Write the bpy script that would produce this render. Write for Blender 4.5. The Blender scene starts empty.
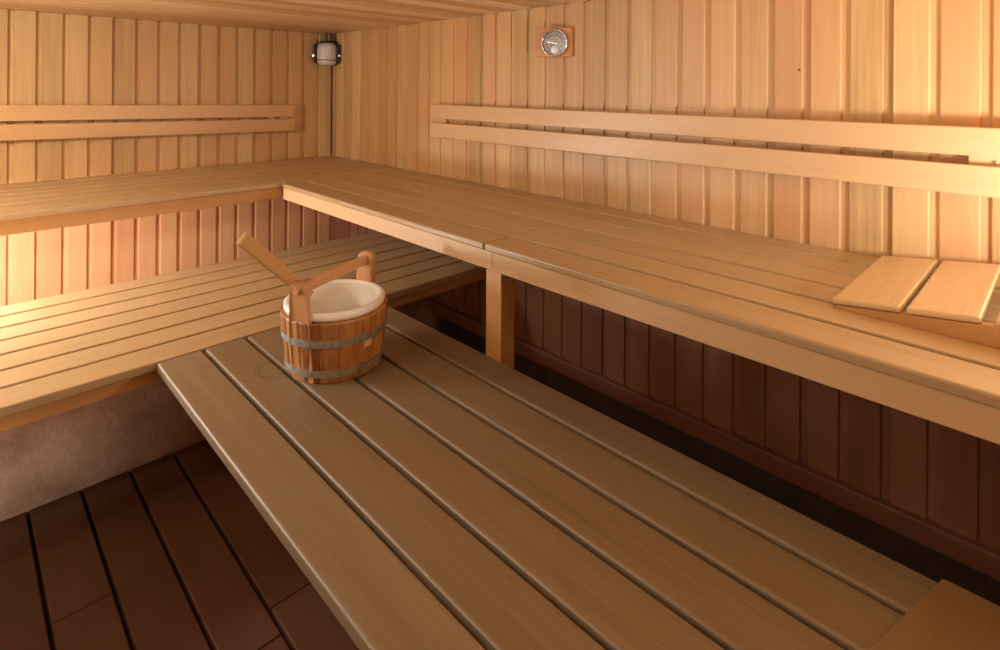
import bpy, bmesh, math, random
from mathutils import Vector, Matrix

random.seed(4)
SC = bpy.context.scene
COL = SC.collection

# ------------------------------------------------------------------ camera
CAM_POS = Vector((-1.886, -3.600, 1.400))
YAW, ROLL = math.radians(44.5), math.radians(0.4)
fw = Vector((math.sin(YAW), math.cos(YAW), 0))
r0 = Vector((math.cos(YAW), -math.sin(YAW), 0))
up = Vector((0, 0, 1))
rt = r0 * math.cos(ROLL) + up * math.sin(ROLL)
u3 = up * math.cos(ROLL) - r0 * math.sin(ROLL)
cam_d = bpy.data.cameras.new('camera')
cam_d.sensor_fit = 'HORIZONTAL'
cam_d.sensor_width = 36.0
cam_d.lens = 562 / 1000 * 36.0
cam_d.shift_y = -(325 - 88) / 1000
cam_d.clip_start = 0.02
cam = bpy.data.objects.new('camera', cam_d)
cam.matrix_world = Matrix((
    (rt.x, u3.x, -fw.x, CAM_POS.x),
    (rt.y, u3.y, -fw.y, CAM_POS.y),
    (rt.z, u3.z, -fw.z, CAM_POS.z),
    (0, 0, 0, 1)))
COL.objects.link(cam)
SC.camera = cam

# ------------------------------------------------------------------ world, exposure
SC.view_settings.view_transform = 'Standard'
SC.view_settings.look = 'None'
SC.view_settings.exposure = 0.06
SC.view_settings.gamma = 1.0
SC.view_settings.use_curve_mapping = False
w = bpy.data.worlds.new('world')
w.use_nodes = True
w.node_tree.nodes['Background'].inputs[0].default_value = (1, 0.8, 0.6, 1)
w.node_tree.nodes['Background'].inputs[1].default_value = 0.0
SC.world = w


# ------------------------------------------------------------------ lamps of the room and added fill lights
def lamp(name, kind, loc, power, color, size=0.1, aim=None, size_y=None, spot=None, blend=0.5):
    d = bpy.data.lights.new(name, kind)
    d.energy = power
    d.color = color
    if kind == 'AREA':
        d.size = size
        if size_y:
            d.shape = 'RECTANGLE'
            d.size_y = size_y
    else:
        d.shadow_soft_size = size
    if kind == 'SPOT':
        d.spot_size = math.radians(spot)
        d.spot_blend = blend
    o = bpy.data.objects.new(name, d)
    o.location = loc
    if aim is not None:
        o.rotation_euler = (Vector(aim) - Vector(loc)).to_track_quat('-Z', 'Y').to_euler()
    COL.objects.link(o)
    return o


WARM = (1.0, 0.95, 0.84)
WHITE = (1.0, 0.985, 0.93)
COOL = (0.96, 0.97, 1.0)
lamp('lamp_low_left', 'POINT', (-2.18, -0.80, 0.73), 56, COOL, 0.10)
lamp('fill_plinth_spot', 'SPOT', (-3.00, -2.90, 0.40), 85, WHITE, 0.10, aim=(-2.15, -1.20, 0.34), spot=44, blend=0.9)  # unseen spot added to brighten the plinth
lamp('lamp_high_left', 'POINT', (-2.50, -1.05, 1.52), 42, WHITE, 0.10)
lamp('lamp_right_wall', 'POINT', (-0.42, -4.02, 1.06), 52, COOL, 0.08)
lamp('fill_ceiling', 'AREA', (-2.3, -2.2, 1.74), 8.5, WARM, 0.5, aim=(-1.6, -2.7, 0.0))  # unseen soft fill added for the upward faces


# ------------------------------------------------------------------ materials
def lin(c):
    return tuple((x / 12.92 if x <= 0.04045 else ((x + 0.055) / 1.055) ** 2.4) for x in c) + (1,)


def rgb(r, g, b):
    return lin((r / 255, g / 255, b / 255))


class NT:
    def __init__(s, name):
        s.m = bpy.data.materials.new(name)
        s.m.use_nodes = True
        s.t = s.m.node_tree
        s.b = s.t.nodes['Principled BSDF']

    def n(s, typ, **kw):
        x = s.t.nodes.new(typ)
        for k, v in kw.items():
            if k == 'op':
                x.operation = v
            else:
                setattr(x, k, v)
        return x

    def l(s, a, b):
        s.t.links.new(a, b)

    def math(s, op, a, b=None):
        x = s.n('ShaderNodeMath', op=op)
        for i, v in enumerate((a, b)):
            if v is None:
                continue
            if isinstance(v, (int, float)):
                x.inputs[i].default_value = v
            else:
                s.l(v, x.inputs[i])
        return x.outputs[0]

    def mix(s, f, a, b, mode='MIX'):
        x = s.n('ShaderNodeMix', data_type='RGBA', blend_type=mode)
        if isinstance(f, (int, float)):
            x.inputs[0].default_value = f
        else:
            s.l(f, x.inputs[0])
        for i, v in ((6, a), (7, b)):
            if isinstance(v, tuple):
                x.inputs[i].default_value = v
            else:
                s.l(v, x.inputs[i])
        return x.outputs[2]

    def ramp(s, f, stops):
        x = s.n('ShaderNodeValToRGB')
        e = x.color_ramp.elements
        while len(e) < len(stops):
            e.new(0.5)
        for i, (p, c) in enumerate(stops):
            e[i].position = p
            e[i].color = c
        s.l(f, x.inputs[0])
        return x.outputs[0]


def wood(name, dark, light, axis, rough=0.5, board=None, tint=None, grain=1.0, blotch=0.25,
         var=0.5, knots=(), rings=(), worn=None, spec=0.55):
    """Grain runs along AXIS (0,1,2). board=(axis, pitch, offset): each board of a panelled mesh
    gets its own tone; without it each object gets its own tone."""
    N = NT(name)
    tc = N.n('ShaderNodeTexCoord')
    geo = N.n('ShaderNodeNewGeometry')
    sep = N.n('ShaderNodeSeparateXYZ')
    N.l(tc.outputs['Object'], sep.inputs[0])
    if board:
        ba, bp, bo = board
        idx = N.math('FLOOR', N.math('DIVIDE', N.math('SUBTRACT', sep.outputs[ba], bo), bp))
        wn = N.n('ShaderNodeTexWhiteNoise', noise_dimensions='1D')
        N.l(idx, wn.inputs['W'])
        rnd, rcol = wn.outputs['Value'], wn.outputs['Color']
    else:
        oi = N.n('ShaderNodeObjectInfo')
        wn = N.n('ShaderNodeTexWhiteNoise', noise_dimensions='1D')
        N.l(N.math('MULTIPLY', oi.outputs['Random'], 913.7), wn.inputs['W'])
        rnd, rcol = wn.outputs['Value'], wn.outputs['Color']
    off = N.n('ShaderNodeVectorMath', operation='MULTIPLY_ADD')
    N.l(rcol, off.inputs[0])
    off.inputs[1].default_value = (37, 53, 71)
    N.l(tc.outputs['Object'], off.inputs[2])

    def noise(sl, sc, detail=4, dist=0.0):
        mp = N.n('ShaderNodeMapping')
        v = [sc, sc, sc]
        v[axis] = sl
        mp.inputs['Scale'].default_value = v
        N.l(off.outputs[0], mp.inputs[0])
        x = N.n('ShaderNodeTexNoise')
        x.inputs['Scale'].default_value = 1
        x.inputs['Detail'].default_value = detail
        x.inputs['Distortion'].default_value = dist
        N.l(mp.outputs[0], x.inputs['Vector'])
        return x.outputs[0]
    g1 = noise(1.6, 70, 5, 0.6)
    g2 = noise(6.0, 300, 3)
    g3 = noise(1.2, 7, 3, 0.5)
    f = N.math('ADD', N.math('MULTIPLY', g1, 0.55 * grain), N.math('MULTIPLY', g2, 0.30 * grain))
    f = N.math('ADD', f, N.math('MULTIPLY', g3, blotch * 2))
    f = N.math('ADD', f, N.math('MULTIPLY', N.math('SUBTRACT', rnd, 0.5), var))
    f = N.math('SUBTRACT', f, 0.425 * grain + blotch - 0.5)
    col = N.ramp(f, [(0.12, dark), (0.88, light)])
    if tint:
        col = N.mix(N.math('MULTIPLY', N.math('FRACT', N.math('MULTIPLY', rnd, 7.31)), 0.7), col, tint)
    if worn:
        wcol, wamt = worn
        wmask = noise(3.0, 9, 6, 0.8)
        wm = N.ramp(wmask, [(0.42, (0, 0, 0, 1)), (0.68, (1, 1, 1, 1))])
        col = N.mix(N.math('MULTIPLY', wm, wamt), col, wcol)
    for (rp, rr) in rings:
        vd = N.n('ShaderNodeVectorMath', operation='DISTANCE')
        N.l(geo.outputs['Position'], vd.inputs[0])
        vd.inputs[1].default_value = rp
        k = N.ramp(N.math('ABSOLUTE', N.math('SUBTRACT', vd.outputs['Value'], rr)), [(0.0012, (1, 1, 1, 1)), (0.0035, (0, 0, 0, 1))])
        k2 = N.ramp(g3, [(0.40, (0, 0, 0, 1)), (0.58, (1, 1, 1, 1))])
        col = N.mix(N.math('MULTIPLY', N.math('MULTIPLY', k, k2), 0.6), col, rgb(84, 58, 38))
    for (kp, kr) in knots:
        vd = N.n('ShaderNodeVectorMath', operation='DISTANCE')
        N.l(tc.outputs['Object'], vd.inputs[0])
        vd.inputs[1].default_value = kp
        k = N.ramp(N.math('DIVIDE', vd.outputs['Value'], kr), [(0.35, (1, 1, 1, 1)), (1.0, (0, 0, 0, 1))])
        col = N.mix(N.math('MULTIPLY', k, 0.9), col, rgb(70, 32, 14))
    N.l(col, N.b.inputs['Base Color'])
    N.b.inputs['Roughness'].default_value = rough
    N.b.inputs['Specular IOR Level'].default_value = spec
    bmp = N.n('ShaderNodeBump')
    bmp.inputs['Strength'].default_value = 0.25
    bmp.inputs['Distance'].default_value = 0.002
    N.l(N.math('ADD', g1, g2), bmp.inputs['Height'])
    N.l(bmp.outputs[0], N.b.inputs['Normal'])
    return N.m


def plain(name, col, rough=0.5, metal=0.0, var=0.15, scale=40, bump=0.0, spec=0.5):
    N = NT(name)
    tc = N.n('ShaderNodeTexCoord')
    x = N.n('ShaderNodeTexNoise')
    x.inputs['Scale'].default_value = scale
    x.inputs['Detail'].default_value = 6
    N.l(tc.outputs['Object'], x.inputs['Vector'])
    d = tuple(c * (1 - var) for c in col[:3]) + (1,)
    li = tuple(min(1, c * (1 + var)) for c in col[:3]) + (1,)
    N.l(N.ramp(x.outputs[0], [(0.3, d), (0.7, li)]), N.b.inputs['Base Color'])
    N.b.inputs['Roughness'].default_value = rough
    N.b.inputs['Metallic'].default_value = metal
    N.b.inputs['Specular IOR Level'].default_value = spec
    if bump:
        b = N.n('ShaderNodeBump')
        b.inputs['Strength'].default_value = bump
        b.inputs['Distance'].default_value = 0.01
        N.l(x.outputs[0], b.inputs['Height'])
        N.l(b.outputs[0], N.b.inputs['Normal'])
    return N.m


PITCH = 0.10537
YR0 = -1.9859            # a board seam on the right wall
XL0 = -1.6787            # a board seam on the left wall
CD, CL = rgb(182, 142, 88), rgb(228, 192, 132)
M = {}
M['wall_right'] = wood('cedar_panelling_right', CD, CL, 2, 0.45, (1, PITCH, YR0), rgb(210, 154, 104), grain=1.3, var=0.6,
                       blotch=0.35, knots=(((0, -3.006, 1.463), 0.006),))
M['wall_left'] = wood('cedar_panelling_left', CD, CL, 2, 0.45, (0, PITCH, XL0), rgb(204, 152, 96), grain=1.3, var=0.35, blotch=0.35)
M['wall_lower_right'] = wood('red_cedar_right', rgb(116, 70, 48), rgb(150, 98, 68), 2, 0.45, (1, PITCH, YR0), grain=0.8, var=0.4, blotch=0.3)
M['wall_lower_left'] = wood('red_cedar_left', rgb(206, 146, 96), rgb(238, 186, 134), 2, 0.45, (0, PITCH, XL0), grain=0.8, var=0.3, blotch=0.3)
M['ceiling'] = wood('cedar_ceiling', rgb(196, 154, 106), rgb(232, 200, 154), 0, 0.42, (1, PITCH, 0), grain=0.8, var=1.0)  # wide board tones stand in for lit and shaded groove lines
M['bench_y'] = wood('bench_wood_lengthwise', rgb(160, 132, 92), rgb(200, 170, 126), 1, 0.36, grain=1.0, var=0.25, blotch=0.2)
M['bench_x'] = wood('bench_wood_crosswise', rgb(168, 138, 96), rgb(206, 176, 132), 0, 0.34, grain=1.0, var=0.25, blotch=0.2)
M['apron_y'] = wood('apron_wood_lengthwise', rgb(190, 152, 106), rgb(220, 186, 138), 1, 0.45, grain=0.6, var=0.3)
M['apron_x'] = wood('apron_wood_crosswise', rgb(186, 132, 76), rgb(210, 160, 102), 0, 0.45, grain=0.6, var=0.3)
M['worn_y'] = wood('worn_bench_wood', rgb(106, 86, 60), rgb(146, 122, 88), 1, 0.48, grain=1.1, var=0.2, blotch=0.25,
                   worn=(rgb(130, 110, 86), 0.6), rings=(((-1.205, -1.975, 0.58), 0.052), ((-1.19, -1.99, 0.58), 0.061)))
M['worn_x'] = wood('worn_board_wood', rgb(122, 92, 56), rgb(154, 122, 80), 0, 0.5, grain=0.6, var=0.2)
M['post'] = wood('post_wood', rgb(186, 138, 82), rgb(216, 170, 112), 2, 0.5, grain=0.6)
M['rail'] = wood('rail_wood', rgb(202, 160, 110), rgb(228, 190, 140), 1, 0.38, grain=0.5, var=0.2, blotch=0.15)
M['rail_x'] = wood('rail_wood_crosswise', rgb(196, 148, 94), rgb(222, 178, 122), 0, 0.4, grain=0.5, var=0.2, blotch=0.15)
M['trim'] = wood('trim_wood', rgb(106, 64, 44), rgb(134, 86, 60), 1, 0.5, grain=0.6)
M['floor'] = wood('dark_floor_boards', rgb(80, 46, 28), rgb(112, 70, 44), 1, 0.55, (0, 0.1422, -1.692), grain=0.6, var=0.4,
                  worn=(rgb(84, 48, 30), 0.5))
M['headrest'] = wood('headrest_wood', rgb(200, 166, 122), rgb(228, 198, 154), 0, 0.36, grain=0.6, var=0.15)
M['headrest_frame'] = wood('headrest_frame_wood', rgb(196, 146, 90), rgb(218, 172, 114), 1, 0.45, grain=0.5)
M['ladle'] = wood('ladle_wood', rgb(180, 128, 72), rgb(212, 164, 104), 0, 0.45, grain=0.5)
M['ear'] = wood('ear_stave_wood', rgb(180, 124, 76), rgb(210, 158, 106), 2, 0.45, grain=0.7, var=0.3)
M['plate'] = wood('thermometer_plate_wood', rgb(186, 128, 76), rgb(210, 152, 96), 2, 0.45, grain=0.6)
M['concrete'] = plain('dark_concrete', rgb(66, 52, 44), 0.9, var=0.3, scale=14, bump=0.4)
M['liner'] = plain('white_plastic_liner', rgb(240, 234, 222), 0.35, var=0.03, scale=8)
M['hoop'] = plain('galvanized_hoop', rgb(158, 156, 148), 0.5, 0.35, var=0.25, scale=60)
M['sticker'] = plain('pale_sticker', rgb(240, 214, 190), 0.6, var=0.05)
M['chrome'] = plain('chrome', rgb(225, 222, 216), 0.18, 1.0, var=0.03)
M['glint'] = plain('painted_glint', rgb(236, 236, 236), 0.4, 0.2, var=0.03)  # pale colour for the glint on the dial
M['dial'] = plain('dark_dial', rgb(136, 130, 128), 0.25, 0.3, var=0.2, scale=30)
M['white'] = plain('dial_markings', rgb(222, 218, 210), 0.5, var=0.03)
M['grey'] = plain('grey_housing', rgb(214, 210, 202), 0.45, 0.1, var=0.06, scale=20)
M['black'] = plain('dark_housing', rgb(40, 28, 24), 0.55, var=0.2)
M['pipe'] = plain('brown_pipe', rgb(84, 60, 54), 0.45, 0.3, var=0.1)
M['corner_line'] = plain('dark_corner_line', rgb(44, 30, 20), 0.7, var=0.2)  # for the dark joint line in the corner


def plaster():
    N = NT('rough_plaster')
    tc = N.n('ShaderNodeTexCoord')
    a = N.n('ShaderNodeTexNoise')
    a.inputs['Scale'].default_value = 5.5
    a.inputs['Detail'].default_value = 9
    a.inputs['Roughness'].default_value = 0.62
    N.l(tc.outputs['Object'], a.inputs['Vector'])
    N.l(N.ramp(a.outputs[0], [(0.3, rgb(150, 112, 88)), (0.55, rgb(184, 144, 116)), (0.75, rgb(206, 168, 140))]),
        N.b.inputs['Base Color'])
    N.b.inputs['Roughness'].default_value = 0.75
    b = N.n('ShaderNodeBump')
    b.inputs['Strength'].default_value = 0.8
    b.inputs['Distance'].default_value = 0.03
    N.l(a.outputs[0], b.inputs['Height'])
    N.l(b.outputs[0], N.b.inputs['Normal'])
    return N.m


M['plaster'] = plaster()
N_STAVES = 16


def stave_wood():
    N = NT('bucket_stave_wood')
    tc = N.n('ShaderNodeTexCoord')
    sp = N.n('ShaderNodeSeparateXYZ')
    N.l(tc.outputs['Object'], sp.inputs[0])
    ang = N.math('ARCTAN2', sp.outputs[1], sp.outputs[0])
    k = N.math('FLOOR', N.math('ADD', N.math('MULTIPLY', ang, N_STAVES / (2 * math.pi)), 40.0))
    wn = N.n('ShaderNodeTexWhiteNoise', noise_dimensions='1D')
    N.l(k, wn.inputs['W'])
    mp = N.n('ShaderNodeMapping')
    mp.inputs['Scale'].default_value = (55, 55, 5)
    off = N.n('ShaderNodeVectorMath', operation='MULTIPLY_ADD')
    N.l(wn.outputs['Color'], off.inputs[0])
    off.inputs[1].default_value = (13, 17, 19)
    N.l(tc.outputs['Object'], off.inputs[2])
    N.l(off.outputs[0], mp.inputs[0])
    x = N.n('ShaderNodeTexNoise')
    x.inputs['Scale'].default_value = 1
    x.inputs['Detail'].default_value = 4
    x.inputs['Distortion'].default_value = 1.0
    N.l(mp.outputs[0], x.inputs['Vector'])
    f = N.math('ADD', N.math('MULTIPLY', x.outputs[0], 0.8), N.math('MULTIPLY', N.math('SUBTRACT', wn.outputs['Value'], 0.5), 0.55))
    N.l(N.ramp(f, [(0.15, rgb(136, 84, 46)), (0.45, rgb(184, 128, 76)), (0.75, rgb(218, 172, 112))]), N.b.inputs['Base Color'])
    N.b.inputs['Roughness'].default_value = 0.4
    return N.m


M['stave'] = stave_wood()


# ------------------------------------------------------------------ mesh helpers
def obj(name, bm, mat, parent=None, loc=(0, 0, 0), rot=(0, 0, 0), smooth=False):
    bmesh.ops.recalc_face_normals(bm, faces=bm.faces)
    me = bpy.data.meshes.new(name)
    bm.to_mesh(me)
    bm.free()
    me.materials.append(mat)
    if smooth:
        for p in me.polygons:
            p.use_smooth = True
    o = bpy.data.objects.new(name, me)
    COL.objects.link(o)
    o.location = loc
    o.rotation_euler = rot
    if parent:
        o.parent = parent
    return o


def box(bm, a, b, bev=0.0, seg=2, mat=None):
    """A bevelled box from corner a to corner b, added to bm."""
    t = bmesh.new()
    bmesh.ops.create_cube(t, size=1)
    for v in t.verts:
        v.co = Vector([(a[i] + b[i]) / 2 + v.co[i] * abs(b[i] - a[i]) for i in range(3)])
    if bev:
        bmesh.ops.bevel(t, geom=t.edges[:], offset=bev, segments=seg, profile=0.5, affect='EDGES')
    if mat is not None:
        t.transform(mat)
    tmp = bpy.data.meshes.new('tmp')
    t.to_mesh(tmp)
    t.free()
    bm.from_mesh(tmp)
    bpy.data.meshes.remove(tmp)
    return bm


def tube(bm, pts, rad, seg=12):
    """A round bar through pts."""
    rings = []
    for i, p in enumerate(pts):
        p = Vector(p)
        d = (Vector(pts[min(i + 1, len(pts) - 1)]) - Vector(pts[max(i - 1, 0)])).normalized()
        q = d.to_track_quat('Z', 'Y')
        r = rad[i] if isinstance(rad, (list, tuple)) else rad
        rings.append([bm.verts.new(p + q @ Vector((r * math.cos(2 * math.pi * k / seg), r * math.sin(2 * math.pi * k / seg), 0)))
                      for k in range(seg)])
    for A, B in zip(rings, rings[1:]):
        for k in range(seg):
            bm.faces.new((A[k], A[(k + 1) % seg], B[(k + 1) % seg], B[k]))
    bm.faces.new(rings[0][::-1])
    bm.faces.new(rings[-1])
    return bm


def lathe(bm, prof, seg=48, closed=False):
    """Revolve (r, z) pairs about z; r = 0 ends in a pole."""
    rings = []
    for r, z in prof:
        if r < 1e-6:
            rings.append([bm.verts.new((0, 0, z))])
        else:
            rings.append([bm.verts.new((r * math.cos(2 * math.pi * k / seg), r * math.sin(2 * math.pi * k / seg), z)) for k in range(seg)])
    pairs = list(zip(rings, rings[1:]))
    if closed:
        pairs.append((rings[-1], rings[0]))
    for A, B in pairs:
        for k in range(seg):
            j = (k + 1) % seg
            if len(A) == 1 and len(B) == 1:
                continue
            if len(A) == 1:
                bm.faces.new((A[0], B[j], B[k]))
            elif len(B) == 1:
                bm.faces.new((A[k], A[j], B[0]))
            else:
                bm.faces.new((A[k], A[j], B[j], B[k]))
    return bm


def prism(bm, poly, a, b, axis):
    """Extrude a polygon of 2D points from a to b along AXIS (the two other axes in order take the 2D point)."""
    def P(p, t):
        c = [p[0], p[1]]
        c.insert(axis, t)
        return c
    A = [bm.verts.new(P(p, a)) for p in poly]
    B = [bm.verts.new(P(p, b)) for p in poly]
    n = len(poly)
    for i in range(n):
        bm.faces.new((A[i], A[(i + 1) % n], B[(i + 1) % n], B[i]))
    bmesh.ops.triangulate(bm, faces=[bm.faces.new(A[::-1]), bm.faces.new(B)])
    return bm


def thing(name, label, cat, loc=(0, 0, 0), rot=(0, 0, 0), group=None):
    o = bpy.data.objects.new(name, None)
    o.empty_display_size = 0.05
    COL.objects.link(o)
    o.location = loc
    o.rotation_euler = rot
    o['label'] = label
    o['category'] = cat
    if group:
        o['group'] = group
    return o


def struct(o):
    o['kind'] = 'structure'
    return o


# ------------------------------------------------------------------ the setting
Z_CEIL, Z_UP, Z_LOW = 1.762, 0.930, 0.580
X_MIN, Y_MIN = -4.10, -4.90


def channel_profile(t0, t1, seam0, chan, depth, bev, pitch=PITCH):
    """Board faces at depth 0 with recessed channels [seam, seam+chan]; returns (t, depth) points, t rising."""
    pts = [(t0, 0.0)]
    k = math.ceil((t0 - seam0) / pitch)
    while True:
        s = seam0 + k * pitch
        if s + chan > t1:
            break
        if s > t0 + 0.002:
            pts += [(s, 0.0), (s + bev * 0.6, depth * 0.5), (s + bev, depth),
                    (s + chan - bev, depth), (s + chan - bev * 0.6, depth * 0.5), (s + chan, 0.0)]
        k += 1
    pts.append((t1, 0.0))
    return pts


bm = bmesh.new()
pr = channel_profile(Y_MIN, 0.0, YR0 - PITCH * 40, 0.027, 0.007, 0.004)
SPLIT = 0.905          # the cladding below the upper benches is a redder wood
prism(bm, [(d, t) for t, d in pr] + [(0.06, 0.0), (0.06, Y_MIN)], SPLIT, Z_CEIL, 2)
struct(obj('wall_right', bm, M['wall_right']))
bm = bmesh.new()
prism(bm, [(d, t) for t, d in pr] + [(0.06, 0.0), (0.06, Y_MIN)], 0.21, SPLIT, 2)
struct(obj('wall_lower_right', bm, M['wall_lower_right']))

bm = bmesh.new()
pl = channel_profile(X_MIN, 0.0, XL0 - PITCH * 40 - 0.003, 0.027, 0.014, 0.004)
prism(bm, [(t, d) for t, d in pl] + [(0.06, 0.0), (0.06, 0.06), (X_MIN, 0.06)], SPLIT, Z_CEIL, 2)
struct(obj('wall_left', bm, M['wall_left']))
bm = bmesh.new()
prism(bm, [(t, d) for t, d in pl] + [(0.06, 0.0), (0.06, 0.06), (X_MIN, 0.06)], 0.0, SPLIT, 2)
struct(obj('wall_lower_left', bm, M['wall_lower_left']))

bm = bmesh.new()
pc = channel_profile(Y_MIN, 0.0, -PITCH * 60, 0.022, 0.007, 0.004)
prism(bm, [(t, Z_CEIL + d) for t, d in pc] + [(0.0, Z_CEIL + 0.06), (Y_MIN, Z_CEIL + 0.06)], X_MIN, 0.0, 0)
struct(obj('ceiling', bm, M['ceiling']))

bm = bmesh.new()
box(bm, (X_MIN - 0.06, Y_MIN, -0.03), (X_MIN, 0.06, Z_CEIL + 0.06))
struct(obj('wall_side', bm, M['wall_right']))
bm = bmesh.new()
box(bm, (X_MIN, Y_MIN - 0.06, -0.03), (0.06, Y_MIN, Z_CEIL + 0.06))
struct(obj('wall_rear', bm, M['wall_left']))

# floor: concrete slab with dark boards laid along y
bm = bmesh.new()
box(bm, (X_MIN, Y_MIN, -0.09), (0.06, 0.0, -0.035))
struct(obj('trim_1', bm, M['concrete']))
bm = bmesh.new()
x = -1.692 - 0.1422 * 16
while x < -0.75:
    cuts = [Y_MIN + 0.005, -1.17]
    i = round((x + 1.692) / 0.1422)
    cut = {0: -1.75, 1: -2.9, 2: -2.19, 3: -2.10, 4: -2.4, 5: -2.4}.get(i, -2.0 - 0.31 * (i % 4))
    seq = [cuts[0], cut, cuts[1]]
    for ya, yb in zip(seq, seq[1:]):
        box(bm, (max(x, X_MIN) + 0.005, ya + 0.0015, -0.034), (x + 0.1422 - 0.005, yb - 0.0015, 0.0), 0.003, 2)
    x += 0.1422
struct(obj('floor', bm, M['floor']))

# foot of the right wall: recessed dark concrete, and the wooden skirting that hangs above it
bm = bmesh.new()
box(bm, (0.02, Y_MIN, -0.035), (0.06, 0.0, 0.21))
struct(obj('trim_2', bm, M['concrete']))
bm = bmesh.new()
box(bm, (-0.024, Y_MIN + 0.01, 0.186), (0.02, -1.06, 0.247), 0.004)
struct(obj('baseboard_right', bm, M['trim']))

# plastered plinth at the foot of the left wall, under the lower bench
prof = [(-1.19, -0.034), (-1.215, 0.04), (-1.225, 0.10), (-1.215, 0.16), (-1.18, 0.215), (-1.12, 0.26), (-1.03, 0.29),
        (-0.90, 0.305), (-0.6, 0.31), (-0.3, 0.31), (-0.01, 0.31)]
bm = bmesh.new()
nx = 60
from mathutils import noise as mnoise
rows = []
for i in range(nx + 1):
    xx = X_MIN + (0.018 - X_MIN) * i / nx
    row = []
    for j, (yy, zz) in enumerate(prof):
        d = 0.012 * mnoise.noise(Vector((xx * 3.0, yy * 5, zz * 5))) + 0.006 * mnoise.noise(Vector((xx * 9.0, yy * 13, zz * 13)))
        if j in (0, len(prof) - 1):
            d = 0
        row.append(bm.verts.new((xx, yy - d, zz + d)))
    rows.append(row)
for A, B in zip(rows, rows[1:]):
    for j in range(len(prof) - 1):
        bm.faces.new((A[j], A[j + 1], B[j + 1], B[j]))
for row in (rows[0], rows[-1]):
    c0 = bm.verts.new((row[0].co.x, -0.01, -0.034))
    bm.faces.new(row + [c0])
struct(obj('trim_3', bm, M['plaster'], smooth=True))


# ------------------------------------------------------------------ benches
def slat_mesh(lx, ly, th, bev=0.006):
    bm = bmesh.new()
    box(bm, (-lx / 2, -ly / 2, -th), (lx / 2, ly / 2, 0), bev, 3)
    return bm


def part_box(name, a, b, mat, root, bev=0.003, label=None):
    """Child box with its own origin at its centre; a, b in world axes."""
    c = [(a[i] + b[i]) / 2 for i in range(3)]
    bm = bmesh.new()
    box(bm, [a[i] - c[i] for i in range(3)], [b[i] - c[i] for i in range(3)], bev, 3)
    o = obj(name, bm, mat, root, [c[i] - root.location[i] for i in range(3)])
    if label:
        o['label'] = label
    return o


# upper bench along the left wall
ub = thing('upper_bench', 'long upper bench of narrow slats running along the left wall under the shorter backrest', 'bench', (-2.05, -0.46, 0.0))
TH = 0.022
pitch = 0.1245
for i in range(7):
    y1 = -0.903 + i * pitch
    part_box('slat', (X_MIN + 0.003, y1, Z_UP - TH), (-0.003, y1 + pitch - 0.018, Z_UP), M['bench_x'], ub, 0.004)
part_box('apron', (X_MIN + 0.003, -0.893, 0.852), (-0.003, -0.868, Z_UP - TH), M['apron_x'], ub)
for xx in (-3.4, -0.9):
    part_box('cross_beam', (xx, -0.868, 0.85), (xx + 0.06, -0.003, Z_UP - TH), M['apron_y'], ub)

# upper bench along the right wall
ur = thing('upper_bench', 'broad upper bench with a square front post along the right wall, carrying the headrest', 'bench', (-0.36, -2.8, 0.0))
gaps = [-0.727, -0.608, -0.487, -0.366, -0.243, -0.122, -0.003]
YB = Y_MIN + 0.005
YE = -0.913
for i in range(6):
    xa, xb = gaps[i] + (0.0065 if i else 0), gaps[i + 1] - 0.0065
    if i == 0:
        part_box('slat', (xa + 0.001, -2.351, Z_UP - TH), (xb, YE, Z_UP), M['bench_y'], ur, 0.006)
        part_box('slat', (xa, YB, Z_UP - TH), (xb, -2.357, Z_UP), M['bench_y'], ur, 0.006)
    else:
        part_box('slat', (xa, YB, Z_UP - TH), (xb, YE, Z_UP), M['bench_y'], ur, 0.003)
part_box('apron', (-0.720, -2.385, 0.852), (-0.697, YE, Z_UP - TH), M['apron_y'], ur)
part_box('apron', (-0.722, YB, 0.852), (-0.697, -2.3865, Z_UP - TH), M['apron_y'], ur)
part_box('post', (-0.697, -2.401, -0.034), (-0.637, -2.334, 0.852), M['post'], ur)
part_box('cross_beam', (-0.697, -2.401, 0.852), (-0.003, -2.334, Z_UP - TH), M['apron_x'], ur)
part_box('post', (-0.697, -4.60, -0.034), (-0.637, -4.53, 0.852), M['post'], ur)

# lower bench along the left wall
lb = thing('lower_bench', 'low slatted bench running along the left wall above the plaster plinth, behind the bucket', 'bench', (-2.05, -1.25, 0.0))
lp = 0.1255
for i in range(7):
    y1 = -1.700 + i * lp
    part_box('slat', (X_MIN + 0.003, y1 + (0.007 if i else 0), Z_LOW - 0.028), (-0.003, y1 + lp - 0.007, Z_LOW), M['bench_x'], lb, 0.004)
part_box('apron', (X_MIN + 0.003, -1.686, 0.510), (-0.003, -1.655, Z_LOW - 0.024), M['apron_x'], lb)
part_box('apron', (X_MIN + 0.003, -0.87, 0.510), (-0.003, -0.84, Z_LOW - 0.024), M['apron_x'], lb)
for xx in (-3.6, -2.4, -0.55):
    part_box('cross_beam', (xx, -1.655, 0.515), (xx + 0.05, -0.87, Z_LOW - 0.024), M['apron_y'], lb)
for xx in (-3.6, -2.4, -0.55):
    part_box('leg', (xx, -0.95, 0.30), (xx + 0.05, -0.89, 0.515), M['post'], lb)

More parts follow.
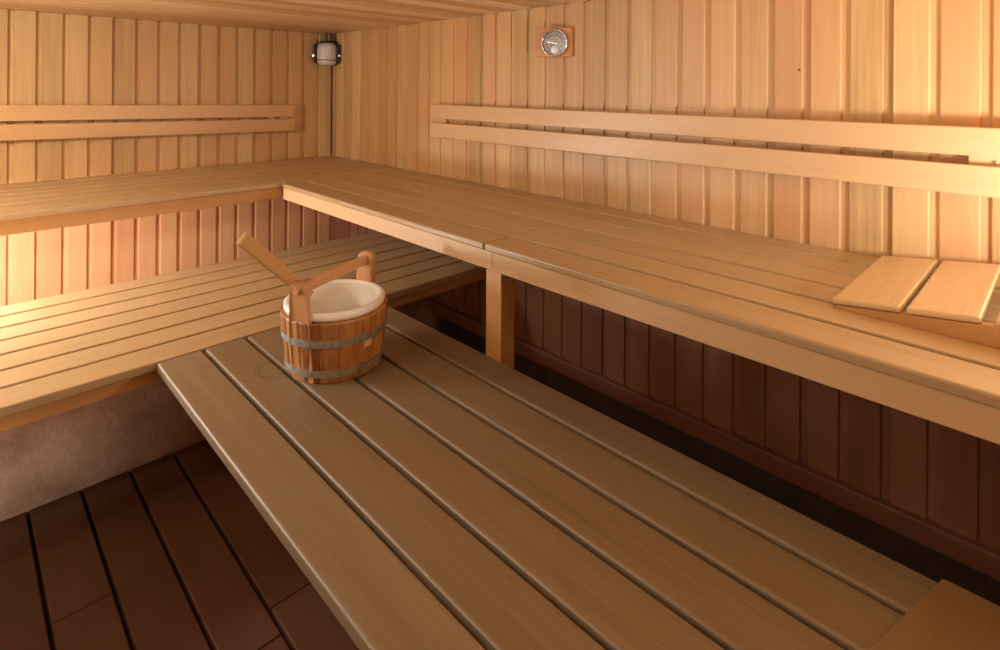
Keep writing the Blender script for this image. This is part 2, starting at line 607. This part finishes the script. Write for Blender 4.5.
# lower bench in the middle, where the bucket stands
lr = thing('lower_bench', 'worn low bench of six broad planks in the foreground, with the bucket on it', 'bench', (-1.08, -3.2, 0.0))
edges = [-1.441, -1.314, -1.187, -1.061, -0.934, -0.807, -0.699]
for i in range(6):
    xa, xb = edges[i] + (0.005 if i else 0), edges[i + 1] - (0.005 if i < 5 else 0)
    ye = -1.706 - random.uniform(0, 0.006)
    if i == 5:
        ye = -1.712
    part_box('slat', (xa, YB, Z_LOW - 0.030), (xb, ye, Z_LOW), M['worn_y'], lr, 0.007)
for yy in (-1.80, -3.1, -4.5):
    part_box('cross_beam', (-1.40, yy - 0.05, Z_LOW - 0.085), (-0.72, yy, Z_LOW - 0.030), M['apron_x'], lr)
    for xx in (-1.02, -0.80):
        part_box('leg', (xx, yy - 0.05, -0.034 if xx > -0.81 else 0.0005), (xx + 0.05, yy, Z_LOW - 0.085), M['post'], lr)

# loose board across the near end of that bench
bd = thing('wooden_board', 'plain smooth wooden board laid across the near end of the worn low bench', 'board', (-1.08, -3.60, Z_LOW))
bm = bmesh.new()
prism(bm, [(0.379, 0.147), (-0.37, 0.333), (-0.37, -0.30), (0.385, -0.30)], 0.0005, 0.011, 2)
bmesh.ops.bevel(bm, geom=[e for e in bm.edges if len(e.link_faces) == 2 and e.calc_face_angle(0) > 0.3], offset=0.004, segments=3, profile=0.5, affect='EDGES')
obj('panel', bm, M['worn_x'], bd)

# ------------------------------------------------------------------ backrests on the walls
br = thing('backrest', 'long backrest of two pale rails along the right wall above the headrest', 'backrest', (-0.0005, -3.0, 1.22))
for za, zb in ((1.137, 1.214), (1.237, 1.310)):
    part_box('rail', (-0.045, YB, za), (-0.023, -1.195, zb), M['rail'], br, 0.004)
for ya, yb in ((-1.30, -1.215), (-3.60, -3.415), (-4.7, -4.6)):
    part_box('mounting_block', (-0.0225, ya, 1.137), (-0.0005, yb, 1.309), M['rail'], br, 0.002)
bm = bmesh.new()
lathe(bm, [(0, 0.004), (0.004, 0.003), (0.0055, 0), (0.0055, -0.004), (0, -0.004)], 16)
obj('screw', bm, M['chrome'], br, (-0.0225, -3.468 + 3.0, 1.223 - 1.22), (0, -math.pi / 2, 0), True)

bl = thing('backrest', 'short backrest of two wooden rails on the left wall near the grey housing', 'backrest', (-2.0, -0.0005, 1.21))
for (za, zb, s) in ((1.222, 1.300, 0), (1.128, 1.208, 1)):
    c = (-2.18, -0.034, (za + zb) / 2)
    bm = bmesh.new()
    box(bm, (-1.915, -0.011, -0.039), (1.915, 0.011, 0.039), 0.004, 3)
    obj('rail', bm, M['rail_x'], bl, (c[0] + 2.0, c[1] + 0.0005, c[2] - 1.21 + 0.010), (0, math.radians(0.85), 0))
for xa, xb in ((-0.36, -0.30), (-0.43, -0.385), (-2.3, -2.2), (-3.9, -3.8)):
    part_box('mounting_block', (xa, -0.0225, 1.15), (xb, -0.0005, 1.285), M['rail_x'], bl, 0.002)

# ------------------------------------------------------------------ headrest on the right upper bench
hr = thing('headrest', 'slatted wooden headrest wedge lying on the right upper bench against the wall', 'headrest', (-0.29, -3.5, Z_UP))
slope = math.radians(7.2)
HX0, HX1 = -0.225, 0.235


def htop(y):           # local y -> height of the slat tops
    return 0.019 + (0.27 - y - 0.005) * math.tan(slope)


ys = [(0.265, 0.140), (0.132, 0.016), (-0.004, -0.132), (-0.142, -0.270), (-0.280, -0.407)]
for a, b in ys:
    bm = bmesh.new()
    box(bm, (HX0, -(a - b) / 2, -0.013), (HX1, (a - b) / 2, 0), 0.005, 3)
    m = (a + b) / 2
    obj('slat', bm, M['headrest'], hr, (0, m, htop(m) - 0.0005), (-slope, 0, 0))
for xa in (HX0 + 0.0005, HX1 - 0.03):
    bm = bmesh.new()
    e0, e1 = 0.255, -0.40
    poly = [(e0, 0.0005), (e0, htop(e0) - 0.0145), (e1, htop(e1) - 0.0145), (e1, 0.0005)]
    prism(bm, poly, xa, xa + 0.022, 0)
    obj('side_frame', bm, M['headrest_frame'], hr)

# ------------------------------------------------------------------ bucket with liner, and the ladle in it
BX, BY = -1.054, -2.056
bk = thing('sauna_bucket', 'round stave bucket with two metal hoops, tall ears and white liner on the worn bench', 'bucket', (BX, BY, Z_LOW + 0.0005))
EAR = math.radians(23)
H = 0.172
R0, R1 = 0.136, 0.156


def rad(z):
    return R0 + (R1 - R0) * z / H


bm = bmesh.new()
sub = 8
seg = N_STAVES * sub
zs = [0.0, 0.003, 0.03, 0.06, 0.09, 0.12, 0.15, H - 0.003, H]
rings = []
for z in zs:
    ring = []
    for k in range(seg):
        a = 2 * math.pi * k / seg
        r = rad(z) - (0.003 if k % sub == 0 else 0.0) - (0.002 if z in (0.0, H) else 0)
        # staves are flat-ish across
        q = ((k % sub) / sub - 0.5)
        r *= 1 - 0.004 * (abs(q) * 2) ** 2
        ring.append(bm.verts.new((r * math.cos(a), r * math.sin(a), z)))
    rings.append(ring)
for z in (H, 0.022):
    rings.append([bm.verts.new(((rad(z) - 0.0195) * math.cos(2 * math.pi * k / seg), (rad(z) - 0.0195) * math.sin(2 * math.pi * k / seg), z)) for k in range(seg)])
for A, B in zip(rings, rings[1:]):
    for k in range(seg):
        j = (k + 1) % seg
        bm.faces.new((A[k], A[j], B[j], B[k]))
bm.faces.new(rings[-1])
bm.faces.new(rings[0][::-1])
obj('staves', bm, M['stave'], bk)
for z0, z1 in ((0.018, 0.037), (0.104, 0.124)):
    bm = bmesh.new()
    lathe(bm, [(rad(z0) - 0.001, z0), (rad(z0) + 0.0035, z0), (rad(z1) + 0.0035, z1), (rad(z1) - 0.001, z1)], 72, True)
    ho = obj('hoop', bm, M['hoop'], bk)
    ho['label'] = 'grey metal hoop'
# liner: thick rolled white rim, thin wall inside
bm = bmesh.new()
ri = rad(H) - 0.0215
lathe(bm, [(ri - 0.012, 0.03), (ri - 0.001, H - 0.01), (ri + 0.000, H + 0.001), (ri + 0.009, H + 0.002), (ri + 0.0115, H + 0.008), (ri + 0.011, H + 0.019),
           (ri + 0.006, H + 0.024), (ri - 0.003, H + 0.024), (ri - 0.007, H + 0.018), (ri - 0.008, H + 0.0), (ri - 0.018, 0.045),
           (ri - 0.026, 0.036), (0, 0.034), ], 72)
li = obj('liner', bm, M['liner'], bk, smooth=True)
li['label'] = 'white plastic liner with rolled rim'
# the two tall ear staves
EH = 0.287
for s in (-1, 1):
    bm = bmesh.new()
    n = 10
    hw, th = 0.035, 0.016
    prof = [(-hw, 0.001), (hw, 0.001), (hw * 0.98, 0.15), (hw * 0.80, EH - 0.030)]
    prof += [(hw * 0.80 * math.cos(t), EH - 0.022 + 0.022 * math.sin(t)) for t in [math.pi * q / n for q in range(0, n + 1)]]
    prof += [(-hw * 0.80, EH - 0.030), (-hw * 0.98, 0.15)]
    A = [bm.verts.new((rad(z) + 0.0028 - th - 0.004 * (abs(t) / hw) ** 2 if z < 0.13 else rad(0.13) + 0.0028 + (z - 0.13) * 0.05 - th, t, z)) for t, z in prof]
    B = [bm.verts.new((v.co.x + th, v.co.y, v.co.z)) for v in A]
    k = len(prof)
    for i in range(k):
        bm.faces.new((A[i], A[(i + 1) % k], B[(i + 1) % k], B[i]))
    bmesh.ops.triangulate(bm, faces=[bm.faces.new(A[::-1]), bm.faces.new(B)])
    obj('ear_stave', bm, M['ear'], bk, (0, 0, 0), (0, 0, EAR + (0 if s > 0 else math.pi)))
bm = bmesh.new()
hl = rad(0.13) + 0.006
box(bm, (-hl, -0.009, 0.246), (hl, 0.009, 0.276), 0.006, 3)
for s in (-1, 1):
    tube(bm, [(s * (hl - 0.01), 0, 0.261), (s * (hl + 0.012), 0, 0.261)], 0.009, 16)
obj('handle_bar', bm, M['ear'], bk, (0, 0, 0), (0, 0, EAR))
# little torn sticker on the right of the bucket
a0 = -1.40
bm = bmesh.new()
pts = []
for i, (da, z) in enumerate([(-0.09, 0.080), (0.09, 0.080), (0.08, 0.105), (0.02, 0.098), (-0.04, 0.107), (-0.09, 0.098)]):
    pts.append((a0 + da, z))
A = [bm.verts.new(((rad(z) + 0.0002) * math.cos(a), (rad(z) + 0.0002) * math.sin(a), z + 0.003)) for a, z in pts]
B = [bm.verts.new(((rad(z) + 0.0012) * math.cos(a), (rad(z) + 0.0012) * math.sin(a), z + 0.003)) for a, z in pts]
for i in range(6):
    bm.faces.new((A[i], A[(i + 1) % 6], B[(i + 1) % 6], B[i]))
bm.faces.new(A[::-1])
bm.faces.new(B)
st = obj('sticker', bm, M['sticker'], bk)
st['label'] = 'small torn pale sticker'

# ladle: flat stick over the rim, wooden cup in the bucket
P_out = Vector((-1.372, -2.180, 1.029))
P_rim = Vector((-1.176, -2.052, 0.838))
d = (P_rim - P_out).normalized()
P_in = P_rim + d * 0.055
ld = thing('ladle', 'wooden ladle with a flat straight handle leaning out of the bucket over its rim', 'ladle', P_rim)
L = (P_in - P_out).length
xa = d
za = Vector((-0.45, -0.72, 0.5))
za = (za - xa * xa.dot(za)).normalized()
ya = za.cross(xa)
rotm = Matrix((xa, ya, za)).transposed().to_4x4()
bm = bmesh.new()
s0 = (P_out - P_rim).length
box(bm, (-s0, -0.0175, -0.007), (L - s0, 0.0175, 0.007), 0.004, 3)
hnd = obj('handle', bm, M['ladle'], ld)
hnd.rotation_euler = rotm.to_euler()
bm = bmesh.new()
lathe(bm, [(0, -0.026), (0.016, -0.024), (0.020, -0.016), (0.022, 0.010), (0.020, 0.011), (0.017, -0.010), (0.012, -0.017), (0, -0.018)], 32)
cup = obj('cup', bm, M['ladle'], ld, (P_in - P_rim) + d * 0.018 + Vector((0, 0, -0.010)), smooth=True)
cup.rotation_euler = (rotm @ Matrix.Rotation(math.radians(35), 4, 'Y')).to_euler()

# ------------------------------------------------------------------ thermometer on the right wall
tm = thing('sauna_thermometer', 'round chrome-rimmed thermometer on a small wooden block, high on the right wall', 'thermometer', (-0.001, -2.045, 1.597),
           (0, 0, math.radians(-90)))
# local: x along the wall (towards the corner is -x), -y out of the wall
bm = bmesh.new()
PW, PH = 0.078, 0.062
v = []
for (xx, zz) in ((-PW, -PH), (PW, -PH), (PW * 0.97, PH), (-PW * 0.97, PH)):
    yy = -0.042 + xx / PW * 0.027
    v.append((bm.verts.new((xx, yy, zz)), bm.verts.new((xx, -0.0005, zz))))
bm.faces.new([q[0] for q in v])
bm.faces.new([q[1] for q in v][::-1])
for i in range(4):
    j = (i + 1) % 4
    bm.faces.new((v[i][0], v[i][1], v[j][1], v[j][0]))
bmesh.ops.bevel(bm, geom=bm.edges[:], offset=0.004, segments=2, profile=0.5, affect='EDGES')
obj('backplate', bm, M['plate'], tm)
head = Matrix.Rotation(math.pi / 2, 4, 'X')
tilt = math.atan2(0.027, PW)
RT = Matrix.Rotation(tilt, 4, 'Z') @ Matrix.Rotation(math.pi / 2, 4, 'X')
ROT = RT.to_euler()
dc = (0.010, -0.0400, -0.004)
bm = bmesh.new()
lathe(bm, [(0.058, 0), (0.0595, 0.006), (0.058, 0.012), (0.0555, 0.013), (0.0535, 0.010), (0.0535, 0)], 64, True)
obj('bezel', bm, M['chrome'], tm, dc, ROT, True)
bm = bmesh.new()
lathe(bm, [(0, 0.0065), (0.0535, 0.005), (0.0535, 0.0), (0, 0.0)], 64)
obj('dial', bm, M['dial'], tm, dc, ROT)
bm = bmesh.new()
for k in range(21):
    a = math.radians(-40 + 260 * k / 20)
    r_in = 0.040 if k % 5 else 0.036
    m = Matrix.Rotation(a, 4, 'Z')
    box(bm, (r_in, -0.0008, 0.0066), (0.046, 0.0008, 0.0074), 0, mat=m)
box(bm, (-0.022, 0.010, 0.0066), (0.022, 0.0125, 0.0074))
box(bm, (-0.016, 0.017, 0.0066), (0.016, 0.019, 0.0074))
lathe(bm, [(0.026, 0.0064), (0.028, 0.0064), (0.028, 0.0072), (0.026, 0.0072)], 48, True)
obj('scale_markings', bm, M['white'], tm, dc, ROT)
bm = bmesh.new()
box(bm, (-0.002, -0.012, 0.0076), (0.0012, 0.036, 0.0086), 0.0004, 1, mat=Matrix.Rotation(math.radians(80), 4, 'Z'))
lathe(bm, [(0, 0.0105), (0.004, 0.010), (0.005, 0.0066), (0, 0.0066)], 24)
obj('needle', bm, M['chrome'], tm, dc, ROT)
bm = bmesh.new()
lathe(bm, [(0.018, 0.006), (0.017, 0.0085), (0.013, 0.0105), (0.006, 0.0115), (0, 0.0118)], 32)
hb = obj('dial_glint', bm, M['glint'], tm, (dc[0] + 0.002, dc[1] - 0.000, dc[2] - 0.029), ROT, True)  # added pale disc imitating a glint on the dial glass

# ------------------------------------------------------------------ grey housing in the corner under the ceiling
hs = thing('corner_housing', 'grey domed housing in a dark bracket hanging in the corner below the ceiling', 'wall fixture', (-0.050, -0.074, 1.620),
           (0, 0, math.radians(-44)))
# local -y faces the room
bm = bmesh.new()
lathe(bm, [(0, -0.076), (0.040, -0.074), (0.056, -0.066), (0.062, -0.054), (0.062, -0.042)], 40)
lathe(bm, [(0.0635, -0.040), (0.0635, 0.035), (0.059, 0.056), (0.046, 0.070), (0.024, 0.077), (0, 0.078)], 40)
obj('dome', bm, M['grey'], hs, (0, -0.035, -0.002), smooth=True)
bm = bmesh.new()
lathe(bm, [(0.064, -0.044), (0.066, -0.043), (0.066, -0.039), (0.064, -0.038)], 40, True)
obj('band', bm, M['black'], hs, (0, -0.035, -0.002))
bm = bmesh.new()
box(bm, (-0.062, -0.02, -0.075), (0.062, 0.03, 0.090), 0.018, 4)
for s in (-1, 1):
    box(bm, (s * 0.065 - 0.011 + s * 0.011, -0.045, -0.062), (s * 0.065 + 0.011 + s * 0.011, 0.0, 0.064), 0.010, 3)
obj('bracket', bm, M['black'], hs)
for s in (-1, 1):
    bm = bmesh.new()
    tube(bm, [(s * 0.087, -0.046, -0.012), (s * 0.087, -0.052, -0.012)], 0.007, 12)
    obj('screw', bm, M['chrome'], hs)
bm = bmesh.new()
tube(bm, [(-0.012, -0.012, 0.07), (-0.012, -0.012, Z_CEIL - 1.620 - 0.001)], 0.009, 16)
tube(bm, [(0.016, 0.0, 0.07), (0.016, 0.0, Z_CEIL - 1.620 - 0.001)], 0.011, 16)
obj('conduit', bm, M['pipe'], hs)
bm = bmesh.new()
tube(bm, [(0.006, 0.06, -0.05), (0.006, 0.064, -0.2), (0.006, 0.062, -0.4), (0.006, 0.064, Z_UP - 1.620 + 0.002)], 0.0065, 10)
obj('corner_line', bm, M['corner_line'], hs)  # thin tube added to draw the dark joint line of the corner
